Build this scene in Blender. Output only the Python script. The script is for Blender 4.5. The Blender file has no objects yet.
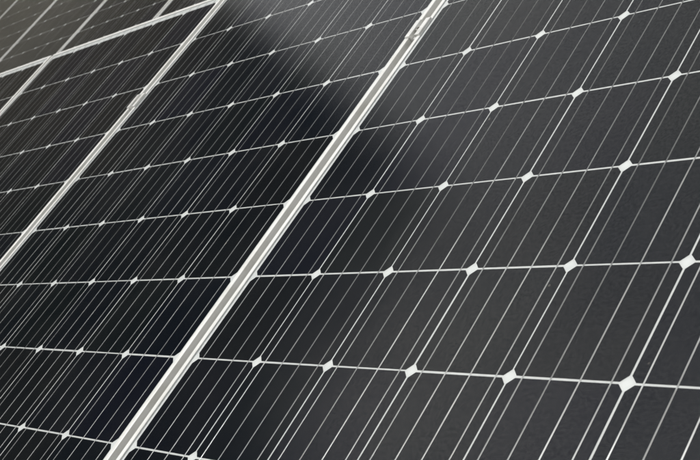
import bpy, math, random
from mathutils import Matrix, Vector

random.seed(7)
scene = bpy.context.scene
COL = scene.collection
R = math.radians

# ------------------------------------------------------------------ measures (metres)
PX = 0.1585                 # cell pitch across a panel
PY = PX * 1.02058           # cell pitch along a panel
PANEL_STEP = PX * 6.32613   # panel to panel along the row
TILT = R(12.0)              # tilt of the panel rows
BASE_Z = 0.50               # height of the lattice origin of the front row
NX, NY = 6, 10
J0 = -2                     # lattice rows run from J0 to J0 + NY
MAT_T = Matrix.Translation((0, 0, BASE_Z)) @ Matrix.Rotation(TILT, 4, 'X')

# ------------------------------------------------------------------ camera
cam_data = bpy.data.cameras.new('camera')
cam = bpy.data.objects.new('camera', cam_data)
COL.objects.link(cam)
right = Vector((0.63889515, 0.49615899, -0.58791091))
down = Vector((-0.04884535, -0.73651642, -0.67465376))
fwd = Vector((-0.76774157, 0.45974973, -0.44632171))
pos = Vector((9.78289953, -2.6330143, 5.06838685)) * PX
m = Matrix.Identity(4)
for i in range(3):
    m[i][0], m[i][1], m[i][2], m[i][3] = right[i], -down[i], -fwd[i], pos[i]
cam.matrix_world = MAT_T @ m
cam_data.sensor_width = 36.0
cam_data.sensor_fit = 'HORIZONTAL'
cam_data.lens = 36.0 * 1215.189 / 700.0
cam_data.clip_start = 0.02
cam_data.clip_end = 2000.0
cam_data.dof.use_dof = True
cam_data.dof.focus_distance = 1.75
cam_data.dof.aperture_fstop = (cam_data.lens * 0.001) / 0.0028
scene.camera = cam

# ------------------------------------------------------------------ world and sun
SUN_EL, SUN_AZ = 66.0, -93.0          # azimuth measured from +Y towards +X
world = bpy.data.worlds.new('World')
scene.world = world
world.use_nodes = True
nt = world.node_tree
bg = nt.nodes['Background']
sky = nt.nodes.new('ShaderNodeTexSky')
sky.sky_type = 'NISHITA'
sky.sun_disc = False
sky.sun_elevation = R(SUN_EL)
sky.sun_rotation = R(SUN_AZ)
sky.air_density = 1.0
sky.dust_density = 2.5
sky.ozone_density = 1.0
hs = nt.nodes.new('ShaderNodeHueSaturation')     # thin high cloud: a pale, nearly grey sky
hs.inputs['Saturation'].default_value = 0.04
nt.links.new(sky.outputs[0], hs.inputs['Color'])
wtc = nt.nodes.new('ShaderNodeTexCoord')
cl = nt.nodes.new('ShaderNodeTexNoise')          # soft unevenness of the high cloud, the same all over the sky
cl.inputs['Scale'].default_value = 3.2; cl.inputs['Detail'].default_value = 5; cl.inputs['Roughness'].default_value = 0.55
nt.links.new(wtc.outputs['Generated'], cl.inputs['Vector'])
cr = nt.nodes.new('ShaderNodeValToRGB')
cr.color_ramp.elements[0].position = 0.34; cr.color_ramp.elements[0].color = (0.68, 0.69, 0.72, 1)
cr.color_ramp.elements[1].position = 0.66; cr.color_ramp.elements[1].color = (1.11, 1.08, 0.985, 1)
nt.links.new(cl.outputs[0], cr.inputs[0])
cm = nt.nodes.new('ShaderNodeMix'); cm.data_type = 'RGBA'; cm.blend_type = 'MULTIPLY'; cm.inputs[0].default_value = 1.0
nt.links.new(hs.outputs[0], cm.inputs[6]); nt.links.new(cr.outputs[0], cm.inputs[7])
nt.links.new(cm.outputs[2], bg.inputs['Color'])
bg.inputs['Strength'].default_value = 0.125

sun_data = bpy.data.lights.new('sun', 'SUN')
sun_data.energy = 1.4
sun_data.angle = R(12)
sun_data.color = (1.0, 0.985, 0.96)
sun = bpy.data.objects.new('sun', sun_data)
COL.objects.link(sun)
sd = Vector((math.sin(R(SUN_AZ)) * math.cos(R(SUN_EL)), math.cos(R(SUN_AZ)) * math.cos(R(SUN_EL)), math.sin(R(SUN_EL))))
sun.rotation_euler = sd.to_track_quat('Z', 'Y').to_euler()

vs = scene.view_settings
vs.view_transform = 'Standard'
vs.look = 'None'
vs.exposure = 0.36
vs.gamma = 1.0
vs.use_curve_mapping = False

# ------------------------------------------------------------------ materials
def mat(name):
    mt = bpy.data.materials.new(name)
    mt.use_nodes = True
    return mt, mt.node_tree, mt.node_tree.nodes['Principled BSDF']

def N(t, kind, **kw):
    n = t.nodes.new(kind)
    for k, v in kw.items():
        setattr(n, k, v)
    return n

def ramp(t, src, stops):
    r = t.nodes.new('ShaderNodeValToRGB')
    el = r.color_ramp.elements
    el[0].position, el[0].color = stops[0][0], (*stops[0][1], 1)
    el[1].position, el[1].color = stops[-1][0], (*stops[-1][1], 1)
    for p, c in stops[1:-1]:
        e = el.new(p); e.color = (*c, 1)
    t.links.new(src, r.inputs[0])
    return r

def objcoord(t, offset=True, scale=(1, 1, 1)):
    tc = N(t, 'ShaderNodeTexCoord')
    mp = N(t, 'ShaderNodeMapping')
    mp.inputs['Scale'].default_value = scale
    t.links.new(tc.outputs['Object'], mp.inputs['Vector'])
    if offset:
        oi = N(t, 'ShaderNodeObjectInfo')
        mu = N(t, 'ShaderNodeMath', operation='MULTIPLY'); mu.inputs[1].default_value = 37.0
        t.links.new(oi.outputs['Random'], mu.inputs[0])
        t.links.new(mu.outputs[0], mp.inputs['Location'])
    return mp.outputs[0]

# anodised aluminium with faint drawn lines along the extrusion
def make_alu(name, scale, base=0.86, metallic=0.30, rough=0.40):
    mt, t, b = mat(name)
    v = objcoord(t, True, scale)
    n1 = N(t, 'ShaderNodeTexNoise'); n1.inputs['Scale'].default_value = 1.0; n1.inputs['Detail'].default_value = 4
    t.links.new(v, n1.inputs['Vector'])
    r = ramp(t, n1.outputs[0], [(0.25, (base * 0.88, base * 0.885, base * 0.87)), (0.75, (base, base, base * 0.985))])
    v2 = objcoord(t, True)
    n2 = N(t, 'ShaderNodeTexNoise'); n2.inputs['Scale'].default_value = 22.0; n2.inputs['Detail'].default_value = 8; n2.inputs['Roughness'].default_value = 0.7
    t.links.new(v2, n2.inputs['Vector'])
    dirt = ramp(t, n2.outputs[0], [(0.36, (0.80, 0.79, 0.75)), (0.55, (1, 1, 1))])
    mx = N(t, 'ShaderNodeMix', data_type='RGBA', blend_type='MULTIPLY'); mx.inputs[0].default_value = 0.55
    t.links.new(r.outputs[0], mx.inputs[6]); t.links.new(dirt.outputs[0], mx.inputs[7])
    t.links.new(mx.outputs[2], b.inputs['Base Color'])
    b.inputs['Metallic'].default_value = metallic
    rr = N(t, 'ShaderNodeMapRange'); rr.inputs[3].default_value = rough - 0.08; rr.inputs[4].default_value = rough + 0.12
    t.links.new(n1.outputs[0], rr.inputs[0]); t.links.new(rr.outputs[0], b.inputs['Roughness'])
    bp = N(t, 'ShaderNodeBump'); bp.inputs['Strength'].default_value = 0.08; bp.inputs['Distance'].default_value = 0.0005
    t.links.new(n1.outputs[0], bp.inputs['Height']); t.links.new(bp.outputs[0], b.inputs['Normal'])
    return mt

M_ALU = make_alu('anodised_aluminium', (700, 6, 700))
M_CLAMP = make_alu('clamp_aluminium', (60, 60, 60), base=0.82, metallic=0.5, rough=0.38)
M_RAIL = make_alu('rail_aluminium', (6, 500, 500), base=0.6, metallic=0.7, rough=0.4)

mt, t, b = mat('stainless_bolt')
b.inputs['Base Color'].default_value = (0.42, 0.41, 0.38, 1); b.inputs['Metallic'].default_value = 0.9; b.inputs['Roughness'].default_value = 0.35
M_BOLT = mt

# white polymer backsheet
mt, t, b = mat('white_backsheet')
v = objcoord(t); n = N(t, 'ShaderNodeTexNoise'); n.inputs['Scale'].default_value = 60; t.links.new(v, n.inputs['Vector'])
r = ramp(t, n.outputs[0], [(0.3, (0.70, 0.715, 0.73)), (0.7, (0.79, 0.80, 0.81))])
t.links.new(r.outputs[0], b.inputs['Base Color']); b.inputs['Roughness'].default_value = 0.6
M_BACK = mt

# monocrystalline silicon: near black, each cell a little different
mt, t, b = mat('mono_silicon')
v = objcoord(t)
oi = N(t, 'ShaderNodeObjectInfo')
tone = ramp(t, oi.outputs['Random'], [(0.0, (0.0012, 0.0042, 0.0074)), (0.35, (0.0012, 0.0034, 0.0104)), (0.7, (0.0026, 0.0042, 0.0072)), (1.0, (0.0018, 0.0034, 0.0140))])
n = N(t, 'ShaderNodeTexNoise'); n.inputs['Scale'].default_value = 420; n.inputs['Detail'].default_value = 3; n.inputs['Roughness'].default_value = 0.8
t.links.new(v, n.inputs['Vector'])
gr = ramp(t, n.outputs[0], [(0.32, (0.8, 0.8, 0.8)), (0.68, (1.2, 1.2, 1.2))])
mx = N(t, 'ShaderNodeMix', data_type='RGBA', blend_type='MULTIPLY'); mx.inputs[0].default_value = 1.0
t.links.new(tone.outputs[0], mx.inputs[6]); t.links.new(gr.outputs[0], mx.inputs[7])
tc = N(t, 'ShaderNodeTexCoord')                 # printed silver fingers, hair-thin, across the ribbons
sy = N(t, 'ShaderNodeSeparateXYZ'); t.links.new(tc.outputs['Object'], sy.inputs[0])
fm = N(t, 'ShaderNodeMath', operation='PINGPONG'); fm.inputs[1].default_value = 0.00115; t.links.new(sy.outputs[1], fm.inputs[0])
fs = N(t, 'ShaderNodeMapRange'); fs.inputs[1].default_value = 0.00010; fs.inputs[2].default_value = 0.00026; fs.inputs[3].default_value = 1.0; fs.inputs[4].default_value = 0.0
t.links.new(fm.outputs[0], fs.inputs[0])
fx = N(t, 'ShaderNodeMix', data_type='RGBA'); fx.inputs[7].default_value = (0.015, 0.017, 0.020, 1)
t.links.new(fs.outputs[0], fx.inputs[0]); t.links.new(mx.outputs[2], fx.inputs[6])
t.links.new(fx.outputs[2], b.inputs['Base Color'])
b.inputs['Roughness'].default_value = 0.45
b.inputs['Specular IOR Level'].default_value = 0.02
M_CELL = mt

# tinned copper ribbon
mt, t, b = mat('tinned_ribbon')
oi = N(t, 'ShaderNodeObjectInfo')
r = ramp(t, oi.outputs['Random'], [(0.0, (0.48, 0.485, 0.495)), (1.0, (0.76, 0.765, 0.775))])
t.links.new(r.outputs[0], b.inputs['Base Color'])
b.inputs['Metallic'].default_value = 0.95; b.inputs['Roughness'].default_value = 0.28
M_RIB = mt

# tempered cover glass with a matt prismatic face: clear below, blurred reflection on top, a film of dust
mt = bpy.data.materials.new('textured_solar_glass'); mt.use_nodes = True
t = mt.node_tree
for nd in list(t.nodes):
    t.nodes.remove(nd)
out = N(t, 'ShaderNodeOutputMaterial')
v = objcoord(t)
wav = N(t, 'ShaderNodeTexNoise'); wav.inputs['Scale'].default_value = 9.0; wav.inputs['Detail'].default_value = 2
t.links.new(v, wav.inputs['Vector'])
bmp = N(t, 'ShaderNodeBump'); bmp.inputs['Strength'].default_value = 0.25; bmp.inputs['Distance'].default_value = 0.0016
t.links.new(wav.outputs[0], bmp.inputs['Height'])
fr = N(t, 'ShaderNodeFresnel'); fr.inputs['IOR'].default_value = 1.40
tr = N(t, 'ShaderNodeBsdfTransparent'); tr.inputs['Color'].default_value = (0.955, 0.965, 0.955, 1)
gl = N(t, 'ShaderNodeBsdfAnisotropic', distribution='BECKMANN'); gl.inputs['Roughness'].default_value = 0.19
gn = N(t, 'ShaderNodeTexNoise'); gn.inputs['Scale'].default_value = 240.0; gn.inputs['Detail'].default_value = 3; gn.inputs['Roughness'].default_value = 0.75
t.links.new(v, gn.inputs['Vector'])
gc = ramp(t, gn.outputs[0], [(0.36, (0.58, 0.58, 0.58)), (0.62, (1, 1, 1))])
t.links.new(gc.outputs[0], gl.inputs['Color'])
t.links.new(bmp.outputs[0], gl.inputs['Normal'])
mix = N(t, 'ShaderNodeMixShader')
t.links.new(fr.outputs[0], mix.inputs[0]); t.links.new(tr.outputs[0], mix.inputs[1]); t.links.new(gl.outputs[0], mix.inputs[2])
# dust: an uneven film plus a few dried specks
d1 = N(t, 'ShaderNodeTexNoise'); d1.inputs['Scale'].default_value = 5.0; d1.inputs['Detail'].default_value = 9; d1.inputs['Roughness'].default_value = 0.72
t.links.new(v, d1.inputs['Vector'])
film = N(t, 'ShaderNodeMapRange'); film.inputs[1].default_value = 0.38; film.inputs[2].default_value = 0.72
film.inputs[3].default_value = 0.0005; film.inputs[4].default_value = 0.012
t.links.new(d1.outputs[0], film.inputs[0])
vo = N(t, 'ShaderNodeTexVoronoi'); vo.inputs['Scale'].default_value = 17.0
t.links.new(v, vo.inputs['Vector'])
sp = N(t, 'ShaderNodeMapRange'); sp.inputs[1].default_value = 0.050; sp.inputs[2].default_value = 0.018
sp.inputs[3].default_value = 0.0; sp.inputs[4].default_value = 0.26
t.links.new(vo.outputs['Distance'], sp.inputs[0])
pick = N(t, 'ShaderNodeSeparateColor'); t.links.new(vo.outputs['Color'], pick.inputs[0])
gt = N(t, 'ShaderNodeMath', operation='GREATER_THAN'); gt.inputs[1].default_value = 0.72
t.links.new(pick.outputs[0], gt.inputs[0])
ml = N(t, 'ShaderNodeMath', operation='MULTIPLY'); t.links.new(sp.outputs[0], ml.inputs[0]); t.links.new(gt.outputs[0], ml.inputs[1])
ad = N(t, 'ShaderNodeMath', operation='ADD'); t.links.new(film.outputs[0], ad.inputs[0]); t.links.new(ml.outputs[0], ad.inputs[1])
df = N(t, 'ShaderNodeBsdfDiffuse'); df.inputs['Color'].default_value = (0.56, 0.53, 0.47, 1)
mix2 = N(t, 'ShaderNodeMixShader')
t.links.new(ad.outputs[0], mix2.inputs[0]); t.links.new(mix.outputs[0], mix2.inputs[1]); t.links.new(df.outputs[0], mix2.inputs[2])
t.links.new(mix2.outputs[0], out.inputs['Surface'])
M_GLASS = mt

mt, t, b = mat('roof_concrete')
v = objcoord(t, False); n = N(t, 'ShaderNodeTexNoise'); n.inputs['Scale'].default_value = 1.7; n.inputs['Detail'].default_value = 10
t.links.new(v, n.inputs['Vector'])
r = ramp(t, n.outputs[0], [(0.3, (0.34, 0.33, 0.30)), (0.7, (0.46, 0.44, 0.41))])
t.links.new(r.outputs[0], b.inputs['Base Color']); b.inputs['Roughness'].default_value = 0.9
M_GROUND = mt

def plain(name, c, rough=0.8, var=0.25, scale=3.0):
    mt, t, b = mat(name)
    v = objcoord(t); n = N(t, 'ShaderNodeTexNoise'); n.inputs['Scale'].default_value = scale; n.inputs['Detail'].default_value = 8
    t.links.new(v, n.inputs['Vector'])
    r = ramp(t, n.outputs[0], [(0.3, tuple(x * (1 - var) for x in c)), (0.7, tuple(x * (1 + var) for x in c))])
    t.links.new(r.outputs[0], b.inputs['Base Color']); b.inputs['Roughness'].default_value = rough
    return mt
M_WALL = plain('dark_brown_render', (0.028, 0.048, 0.058))
M_BROWN = plain('brown_render', (0.27, 0.245, 0.21))
M_PALE = plain('pale_beige_render', (0.72, 0.69, 0.60))
M_COPING = plain('dark_coping', (0.09, 0.085, 0.08))
M_WFRAME = plain('dark_window_frame', (0.05, 0.05, 0.05), 0.5)
mt, t, b = mat('window_glass'); b.inputs['Base Color'].default_value = (0.02, 0.022, 0.025, 1); b.inputs['Roughness'].default_value = 0.06
M_WGLASS = mt

# ------------------------------------------------------------------ mesh helpers
def mesh(name, verts, faces, material):
    me = bpy.data.meshes.new(name)
    me.from_pydata([tuple(v) for v in verts], [], faces)
    me.update()
    me.materials.append(material)
    return me

def obj(name, me, parent=None, loc=(0, 0, 0), rot=(0, 0, 0)):
    o = bpy.data.objects.new(name, me)
    COL.objects.link(o)
    o.parent = parent
    o.location = loc
    o.rotation_euler = rot
    return o

def tag(o, label=None, cat=None, group=None, kind=None):
    for k, v in (('label', label), ('category', cat), ('group', group), ('kind', kind)):
        if v:
            o[k] = v
    return o

def boxdata(x0, x1, y0, y1, z0, z1):
    v = [(x0, y0, z0), (x1, y0, z0), (x1, y1, z0), (x0, y1, z0), (x0, y0, z1), (x1, y0, z1), (x1, y1, z1), (x0, y1, z1)]
    f = [(3, 2, 1, 0), (4, 5, 6, 7), (0, 1, 5, 4), (1, 2, 6, 5), (2, 3, 7, 6), (3, 0, 4, 7)]
    return v, f

def boxmesh(name, a, material):
    return mesh(name, *boxdata(*a), material)

def chamfered(name, x0, x1, y0, y1, z0, z1, c, material):
    """box whose upper edges are chamfered by c"""
    lo = [(x0, y0), (x1, y0), (x1, y1), (x0, y1)]
    hi = [(x0 + c, y0 + c), (x1 - c, y0 + c), (x1 - c, y1 - c), (x0 + c, y1 - c)]
    v = [(*p, z0) for p in lo] + [(*p, z1 - c) for p in lo] + [(*p, z1) for p in hi]
    f = [(3, 2, 1, 0), (8, 9, 10, 11)]
    for i in range(4):
        j = (i + 1) % 4
        f += [(i, j, 4 + j, 4 + i), (4 + i, 4 + j, 8 + j, 8 + i)]
    return mesh(name, v, f, material)

def prism(name, poly, z0, z1, material):
    n = len(poly)
    v = [(*p, z0) for p in poly] + [(*p, z1) for p in poly]
    f = [tuple(range(n - 1, -1, -1)), tuple(range(n, 2 * n))]
    f += [(i, (i + 1) % n, n + (i + 1) % n, n + i) for i in range(n)]
    return mesh(name, v, f, material)

# ------------------------------------------------------------------ the setting
ground = obj('ground', mesh('ground', [(-400, -400, 0), (400, -400, 0), (400, 400, 0), (-400, 400, 0)], [(0, 1, 2, 3)], M_GROUND))
tag(ground, kind='structure')

# the dark building whose corner and roof edge are mirrored in the glass
def building():
    c = Vector((-10.0, 6.62)); e = Vector((-13.6, -4.2))
    d = (e - c); L = d.length; d.normalize()
    root = obj('building', None, None, (c.x, c.y, 0), (0, 0, math.atan2(d.y, d.x)))
    tag(root, 'dark building mirrored as the black area in the front panels', 'building')
    H, DEP = 8.8, 9.0       # local x along the facade, the facade faces +y, depth runs to -y
    obj('wall', boxmesh('wall', (0, L, -DEP, 0, 5.05, H), M_WALL), root)
    obj('middle_storey', boxmesh('middle_storey', (0, L, -DEP, 0, 2.6, 5.05), M_BROWN), root)
    obj('ground_storey', boxmesh('ground_storey', (0, L, -DEP, 0, 0, 2.6), M_PALE), root)
    obj('coping', chamfered('coping', -0.08, L + 0.08, -DEP - 0.08, 0.08, H, H + 0.12, 0.02, M_COPING), root)
    fw = []
    for a in ((-0.65, -0.55, -0.8, 0.8), (0.55, 0.65, -0.8, 0.8), (-0.55, 0.55, 0.7, 0.8), (-0.55, 0.55, -0.8, -0.7), (-0.03, 0.03, -0.7, 0.7)):
        fw.append(a)
    vv, ff = [], []
    for a in fw:
        v, f = boxdata(a[0], a[1], 0.0, 0.06, a[2], a[3])
        ff += [tuple(i + len(vv) for i in q) for q in f]; vv += v
    mf = mesh('window_frame', vv, ff, M_WFRAME)
    mp = boxmesh('pane', (-0.55, 0.55, 0.002, 0.02, -0.7, 0.7), M_WGLASS)
    ms = chamfered('sill', -0.75, 0.75, 0.0, 0.14, -0.90, -0.81, 0.01, M_COPING)
    for z in (6.9,):
        for i in range(4):
            x = L * (i + 0.5) / 4
            w = obj('window', mf, root, (x, 0.001, z))
            obj('pane', mp, w); obj('sill', ms, w)
building()

# the tree put in unseen before it to soften the mirrored roof edge
mt, t, b = mat('leaf'); oi = N(t, 'ShaderNodeNewGeometry')
r = ramp(t, oi.outputs['Random Per Island'], [(0.0, (0.024, 0.042, 0.020)), (1.0, (0.055, 0.082, 0.040))])
t.links.new(r.outputs[0], b.inputs['Base Color']); b.inputs['Roughness'].default_value = 0.6
M_LEAF = mt
M_BARK = plain('bark', (0.10, 0.08, 0.06), 0.9, 0.4, 12.0)
def added_tree():
    rg = random.Random(21)
    root = obj('added_tree', None, None, (-9.45, 1.55, 0))
    tag(root, 'leafy tree put in out of view to soften the dark reflection in the nearest panel', 'added_tree')
    cv, cf = [], []
    def limb(p, q, r0, r1, n=8):
        p, q = Vector(p), Vector(q); d = (q - p).normalized()
        u = d.orthogonal().normalized(); w = d.cross(u); k = len(cv)
        for c_, rr in ((p, r0), (q, r1)):
            for i in range(n):
                an = 2 * math.pi * i / n
                cv.append(c_ + (u * math.cos(an) + w * math.sin(an)) * rr)
        for i in range(n):
            cf.append((k + i, k + (i + 1) % n, k + n + (i + 1) % n, k + n + i))
    limb((0, 0, 0), (0.1, 0.05, 2.6), 0.20, 0.15); limb((0.1, 0.05, 2.55), (0.0, 0.1, 5.6), 0.15, 0.07)
    tips = []
    for i in range(16):
        an = i * 2.4; h0 = 2.7 + 0.17 * i; L = 2.1 * rg.uniform(0.75, 1.1) * (1.0 - 0.03 * i)
        e = Vector((math.cos(an) * L, math.sin(an) * L, h0 + rg.uniform(0.9, 1.7)))
        limb((0.05, 0.07, h0), e, 0.06, 0.015, 6); tips.append(e)
        tips += [Vector((0.05, 0.07, h0)).lerp(e, rg.uniform(0.45, 0.9)) + Vector((rg.gauss(0, 0.4), rg.gauss(0, 0.4), rg.gauss(0.2, 0.4))) for _ in range(2)]
    tips += [Vector((rg.gauss(0, 0.8), rg.gauss(0, 0.8), rg.uniform(5.6, 7.6))) for _ in range(14)]
    obj('trunk', mesh('trunk', cv, cf, M_BARK), root)
    lv, lf = [], []
    for tp in tips:
        for _ in range(110):
            c_ = tp + Vector((rg.gauss(0, 0.42), rg.gauss(0, 0.42), rg.gauss(0, 0.36)))
            u = Vector((rg.gauss(0, 1), rg.gauss(0, 1), rg.gauss(0, 0.6))).normalized(); w = u.orthogonal().normalized()
            a_, b_ = rg.uniform(0.06, 0.11), rg.uniform(0.035, 0.06); k = len(lv)
            lv += [c_ - u * a_, c_ + w * b_, c_ + u * a_, c_ - w * b_]
            lf.append((k, k + 1, k + 2, k + 3))
    tag(obj('crown', mesh('crown', lv, lf, M_LEAF), root))
added_tree()

# ------------------------------------------------------------------ solar panel
CW, CH = 0.1556, 0.1587                 # cell size
GX = PX - CW
XM, YM = 0.0170, 0.0265                  # margin from lattice edge of the cells to the panel's outer edge
X0, X1 = GX / 2 - XM, NX * PX - GX / 2 + XM
Y0, Y1 = J0 * PY + (PY - CH) / 2 - YM, (J0 + NY) * PY - (PY - CH) / 2 + YM
Z_GLASS, Z_LIP, Z_BOT = 0.0013, 0.0023, -0.033
LIP = 0.0098

def rail_mesh(name, p0, axis, inward, L):
    prof = [(0, Z_BOT), (0, Z_LIP - 0.0009), (0.0003, Z_LIP - 0.0003), (0.0009, Z_LIP), (LIP - 0.0007, Z_LIP), (LIP, Z_LIP - 0.0006),
            (LIP, Z_GLASS + 0.0001), (0.0018, Z_GLASS - 0.0001), (0.0018, Z_BOT + 0.0018), (0.028, Z_BOT + 0.0018), (0.028, Z_BOT)]
    v = []
    mit = 0.00015
    for end in (0, 1):
        for s, z in prof:
            tt = (s + mit) if end == 0 else (L - s - mit)
            p = p0 + axis * tt + inward * s
            v.append((p.x, p.y, z))
    n = len(prof)
    f = [tuple(range(n)), tuple(range(2 * n - 1, n - 1, -1))]
    f += [((i + 1) % n, i, n + i, n + (i + 1) % n) for i in range(n)]
    if axis.cross(inward).z < 0:
        f = [tuple(reversed(q)) for q in f]
    return mesh(name, v, f, M_ALU)

ex, ey = Vector((1, 0, 0)), Vector((0, 1, 0))
RAILS = [rail_mesh('frame_rail', Vector((X0, Y0, 0)), ex, ey, X1 - X0),
         rail_mesh('frame_rail', Vector((X0, Y1, 0)), ex, -ey, X1 - X0),
         rail_mesh('frame_rail', Vector((X0, Y0, 0)), ey, ex, Y1 - Y0),
         rail_mesh('frame_rail', Vector((X1, Y0, 0)), ey, -ex, Y1 - Y0)]
ins = 0.0021
ME_BACK = boxmesh('backsheet', (X0 + ins, X1 - ins, Y0 + ins, Y1 - ins, -0.0010, -0.00035), M_BACK)
ME_GLASS = mesh('cover_glass', [(X0 + ins, Y0 + ins, Z_GLASS - 0.0003), (X1 - ins, Y0 + ins, Z_GLASS - 0.0003), (X1 - ins, Y1 - ins, Z_GLASS - 0.0003), (X0 + ins, Y1 - ins, Z_GLASS - 0.0003)], [(0, 1, 2, 3)], M_GLASS)
ch = 0.0084
a, b2 = CW / 2, CH / 2
octo = []
for sx, sy, first in ((1, -1, 0), (1, 1, 1), (-1, 1, 0), (-1, -1, 1)):
    arc = []
    for u in (0.0, 1.0):
        bow = 0.0 * (1 - (2 * u - 1) ** 2)
        arc.append((sx * (a - ch * (1 - u) + bow * 0.7), sy * (b2 - ch * u + bow * 0.7)))
    octo += arc
# order the corners counter-clockwise
octo.sort(key=lambda p: math.atan2(p[1], p[0]))
ME_CELL = prism('cell', octo, -0.0003, 0.0, M_CELL)
RW = 0.00195
ry0, ry1 = Y0 + 0.0125, Y1 - 0.0125
yc = (ry0 + ry1) / 2
def ribbon_mesh(seed):
    rg = random.Random(seed)
    n = NY * 4; hl = (ry1 - ry0) / 2; w = RW / 2
    v, f = [], []
    dx = tl = 0.0
    for i in range(n + 1):
        y = -hl + 2 * hl * i / n
        dx = dx * 0.8 + rg.gauss(0, 0.00004); tl = tl * 0.7 + rg.gauss(0, 0.000020)
        top = 0.00030 - (0.00008 if i % 4 == 0 else 0.0)      # pressed down between two cells
        v += [(dx - w, y, 0.00002), (dx - w, y, top - 0.00004 - tl), (dx - w * 0.82, y, top - tl), (dx + w * 0.82, y, top + tl), (dx + w, y, top - 0.00004 + tl), (dx + w, y, 0.00002)]
        if i:
            a_, b_ = 6 * (i - 1), 6 * i
            f += [(a_ + k, a_ + k + 1, b_ + k + 1, b_ + k) for k in range(5)]
    me = mesh('busbar', v, f, M_RIB)
    me.flip_normals()
    return me
RIBBONS = [ribbon_mesh(100 + i) for i in range(8)]
# white sealant between the glass edge and the frame lip
def seal_mesh():
    a0, a1, zs, zt = 0.0022, LIP - 0.0003, -0.00034, Z_GLASS - 0.0005
    o_ = [(X0 + a0, Y0 + a0), (X1 - a0, Y0 + a0), (X1 - a0, Y1 - a0), (X0 + a0, Y1 - a0)]
    i_ = [(X0 + a1, Y0 + a1), (X1 - a1, Y0 + a1), (X1 - a1, Y1 - a1), (X0 + a1, Y1 - a1)]
    v = [(*p, zs) for p in o_] + [(*p, zs) for p in i_] + [(*p, zt) for p in o_] + [(*p, zt) for p in i_]
    f = []
    for k in range(4):
        j = (k + 1) % 4
        f += [(8 + k, 8 + j, 12 + j, 12 + k), (4 + j, 4 + k, 12 + k, 12 + j), (k, j, 8 + j, 8 + k), (j, k, 4 + k, 4 + j)]
    return mesh('edge_seal', v, f, M_BACK)
ME_SEAL = seal_mesh()

def solar_panel(loc, label, group):
    root = obj('solar_panel', None, None, loc, (TILT, 0, 0))
    tag(root, label, 'solar panel', group)
    obj('backsheet', ME_BACK, root)
    for r_ in RAILS:
        obj('frame_rail', r_, root)
    for i in range(NX):
        for j in range(NY):
            obj('cell', ME_CELL, root, ((i + 0.5) * PX + random.uniform(-3.5, 3.5) * 1e-4, (J0 + j + 0.5) * PY + random.uniform(-3.5, 3.5) * 1e-4, 0), (0, 0, R(random.uniform(-0.12, 0.12))))
        for k in range(4):
            x = (i + (2 * k + 1) / 8) * PX + random.uniform(-2.5, 2.5) * 1e-4
            obj('busbar', random.choice(RIBBONS), root, (x, yc, 0.00006), (0, R(random.uniform(-2.0, 2.0)), R(random.uniform(-0.012, 0.012))))
    obj('edge_seal', ME_SEAL, root)
    obj('cover_glass', ME_GLASS, root)
    return root

def at(p):
    return MAT_T @ Vector(p)

FRONT = 'panels of the front row'
front_labels = [
    'nearest solar panel, filling the right half, with pale grey sky reflected in its cells',
    'solar panel between the two long silver frame joints, black with grey wedge at top',
    'front row solar panel left of the upper clamp, topped by the thick white edge',
    'sliver of front row panel at the left border below the thick white edge',
]
for p in range(4):
    solar_panel(at((-p * PANEL_STEP, 0, 0)), front_labels[p], FRONT)

FAR = Vector((-27.48523, 16.72327 - 1.02058, -3.39881)) * PX
BACK = 'panels of the row behind'
far_labels = {
    -1: 'rear row panel showing as a small dark triangle right of its rightmost white frame',
    0: 'rear row panel behind the middle of the thick white edge, second from the right',
    1: 'rear row panel in the middle of the rear row, between two thin white frames',
    2: 'greyish rear row panel near the top left corner, second from the left',
    3: 'rear row panel tip in the extreme top left corner of the picture',
}
for p in (-1, 0, 1, 2, 3):
    solar_panel(at(FAR + Vector((-p * PANEL_STEP, 0, 0))), far_labels[p], BACK)

# ------------------------------------------------------------------ mounting frames under the rows
RAIL_Y = (5.75 * PX, -0.75 * PX)
def mounting(origin, x0, x1, label):
    base = at(origin)
    root = obj('mounting_frame', None, None, (base.x, base.y, 0))
    tag(root, label, 'mounting frame')
    L = x1 - x0
    me = boxmesh('support_rail', (x0, x1, -0.02, 0.02, -0.04, 0), M_RAIL)
    n = max(2, round(L / 1.1) + 1)
    for y in RAIL_Y:
        zt = Z_BOT - 0.0005
        loc = Vector((0, y * math.cos(TILT) - zt * math.sin(TILT), base.z + y * math.sin(TILT) + zt * math.cos(TILT)))
        obj('support_rail', me, root, loc, (TILT, 0, 0))
        top = loc.z - 0.047
        mp = chamfered('post', -0.02, 0.02, -0.02, 0.02, 0.012, top, 0.002, M_RAIL)
        mf = chamfered('foot_plate', -0.07, 0.07, -0.07, 0.07, 0.0, 0.012, 0.002, M_RAIL)
        for i in range(n):
            x = x0 + 0.15 + (L - 0.3) * i / (n - 1)
            pst = obj('post', mp, root, (x, loc.y + 0.008, 0))
            obj('foot_plate', mf, pst)
mounting((0, 0, 0), -3 * PANEL_STEP + X0, X1, 'aluminium rails and posts hidden under the front row of panels')
mounting(FAR, -3 * PANEL_STEP + X0, PANEL_STEP + X1, 'aluminium rails and posts hidden under the rear row of panels')

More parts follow.
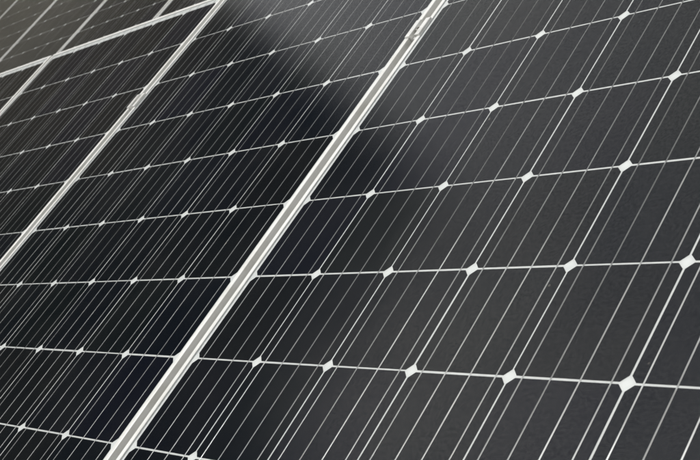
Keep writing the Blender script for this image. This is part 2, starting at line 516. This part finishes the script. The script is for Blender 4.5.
# ------------------------------------------------------------------ mid clamps in the joints
def ring(n, r, ph=0.0):
    return [(r * math.cos(2 * math.pi * i / n + ph), r * math.sin(2 * math.pi * i / n + ph)) for i in range(n)]
GAP = PANEL_STEP - (X1 - X0)
HW = GAP / 2 + 0.0085
zl = Z_LIP + 0.0001
def clamp_body():
    # folded omega section pressed from thick sheet, long side along y
    g = GAP / 2 - 0.0012
    th = 0.0036
    lo = zl - 0.0085
    prof = [(-HW, zl), (-g, zl), (-g, lo), (g, lo), (g, zl), (HW, zl), (HW, zl + th - 0.0008), (HW - 0.0008, zl + th), (g - 0.0022, zl + th), (g - 0.0030, zl + th - 0.001),
            (g - 0.0030, lo + th), (-g + 0.0030, lo + th), (-g + 0.0030, zl + th - 0.001), (-g + 0.0022, zl + th), (-HW + 0.0008, zl + th), (-HW, zl + th - 0.0008)]
    n = len(prof); hl = 0.023
    v = [(x, -hl, z) for x, z in prof] + [(x, hl, z) for x, z in prof]
    f = [tuple(range(n)), tuple(range(2 * n - 1, n - 1, -1))] + [((i + 1) % n, i, n + i, n + (i + 1) % n) for i in range(n)]
    return mesh('clamp_body', v, f, M_CLAMP), lo + th
ME_CB, zb = clamp_body()
def bolt_mesh():
    n = 18
    o0, o1, i1, i0 = ring(n, 0.0064), ring(n, 0.0060), ring(6, 0.0031), ring(6, 0.0031)
    v = [(*p, zb) for p in o0] + [(*p, zb + 0.0058) for p in o0] + [(*p, zb + 0.0064) for p in o1]
    f = []
    for i in range(n):
        j = (i + 1) % n
        f += [(i, j, n + j, n + i), (n + i, n + j, 2 * n + j, 2 * n + i)]
    k = len(v)
    v += [(*p, zb + 0.0064) for p in i1] + [(*p, zb + 0.0028) for p in i0]
    for i in range(6):
        j = (i + 1) % 6
        f += [(k + j, k + i, k + 6 + i, k + 6 + j)]
        f += [(k + i, k + j, 2 * n + (3 * i + 3) % n, 2 * n + 3 * i + 2, 2 * n + 3 * i + 1, 2 * n + 3 * i)]
    f.append(tuple(k + 6 + i for i in range(6)))
    return mesh('bolt', v, f, M_BOLT)
ME_BOLT = bolt_mesh()
clamp_labels = ['small aluminium clamp with bolt in the joint left of the nearest panel',
                'small aluminium clamp on the farther left joint, near the upper left']
for p in range(2):
    c = obj('mid_clamp', None, None, at((-p * PANEL_STEP + X0 - GAP / 2, RAIL_Y[0], 0)), (TILT, 0, 0))
    tag(c, clamp_labels[p], 'clamp', 'mid clamps between the panels')
    obj('clamp_body', ME_CB, c)
    obj('bolt', ME_BOLT, c)
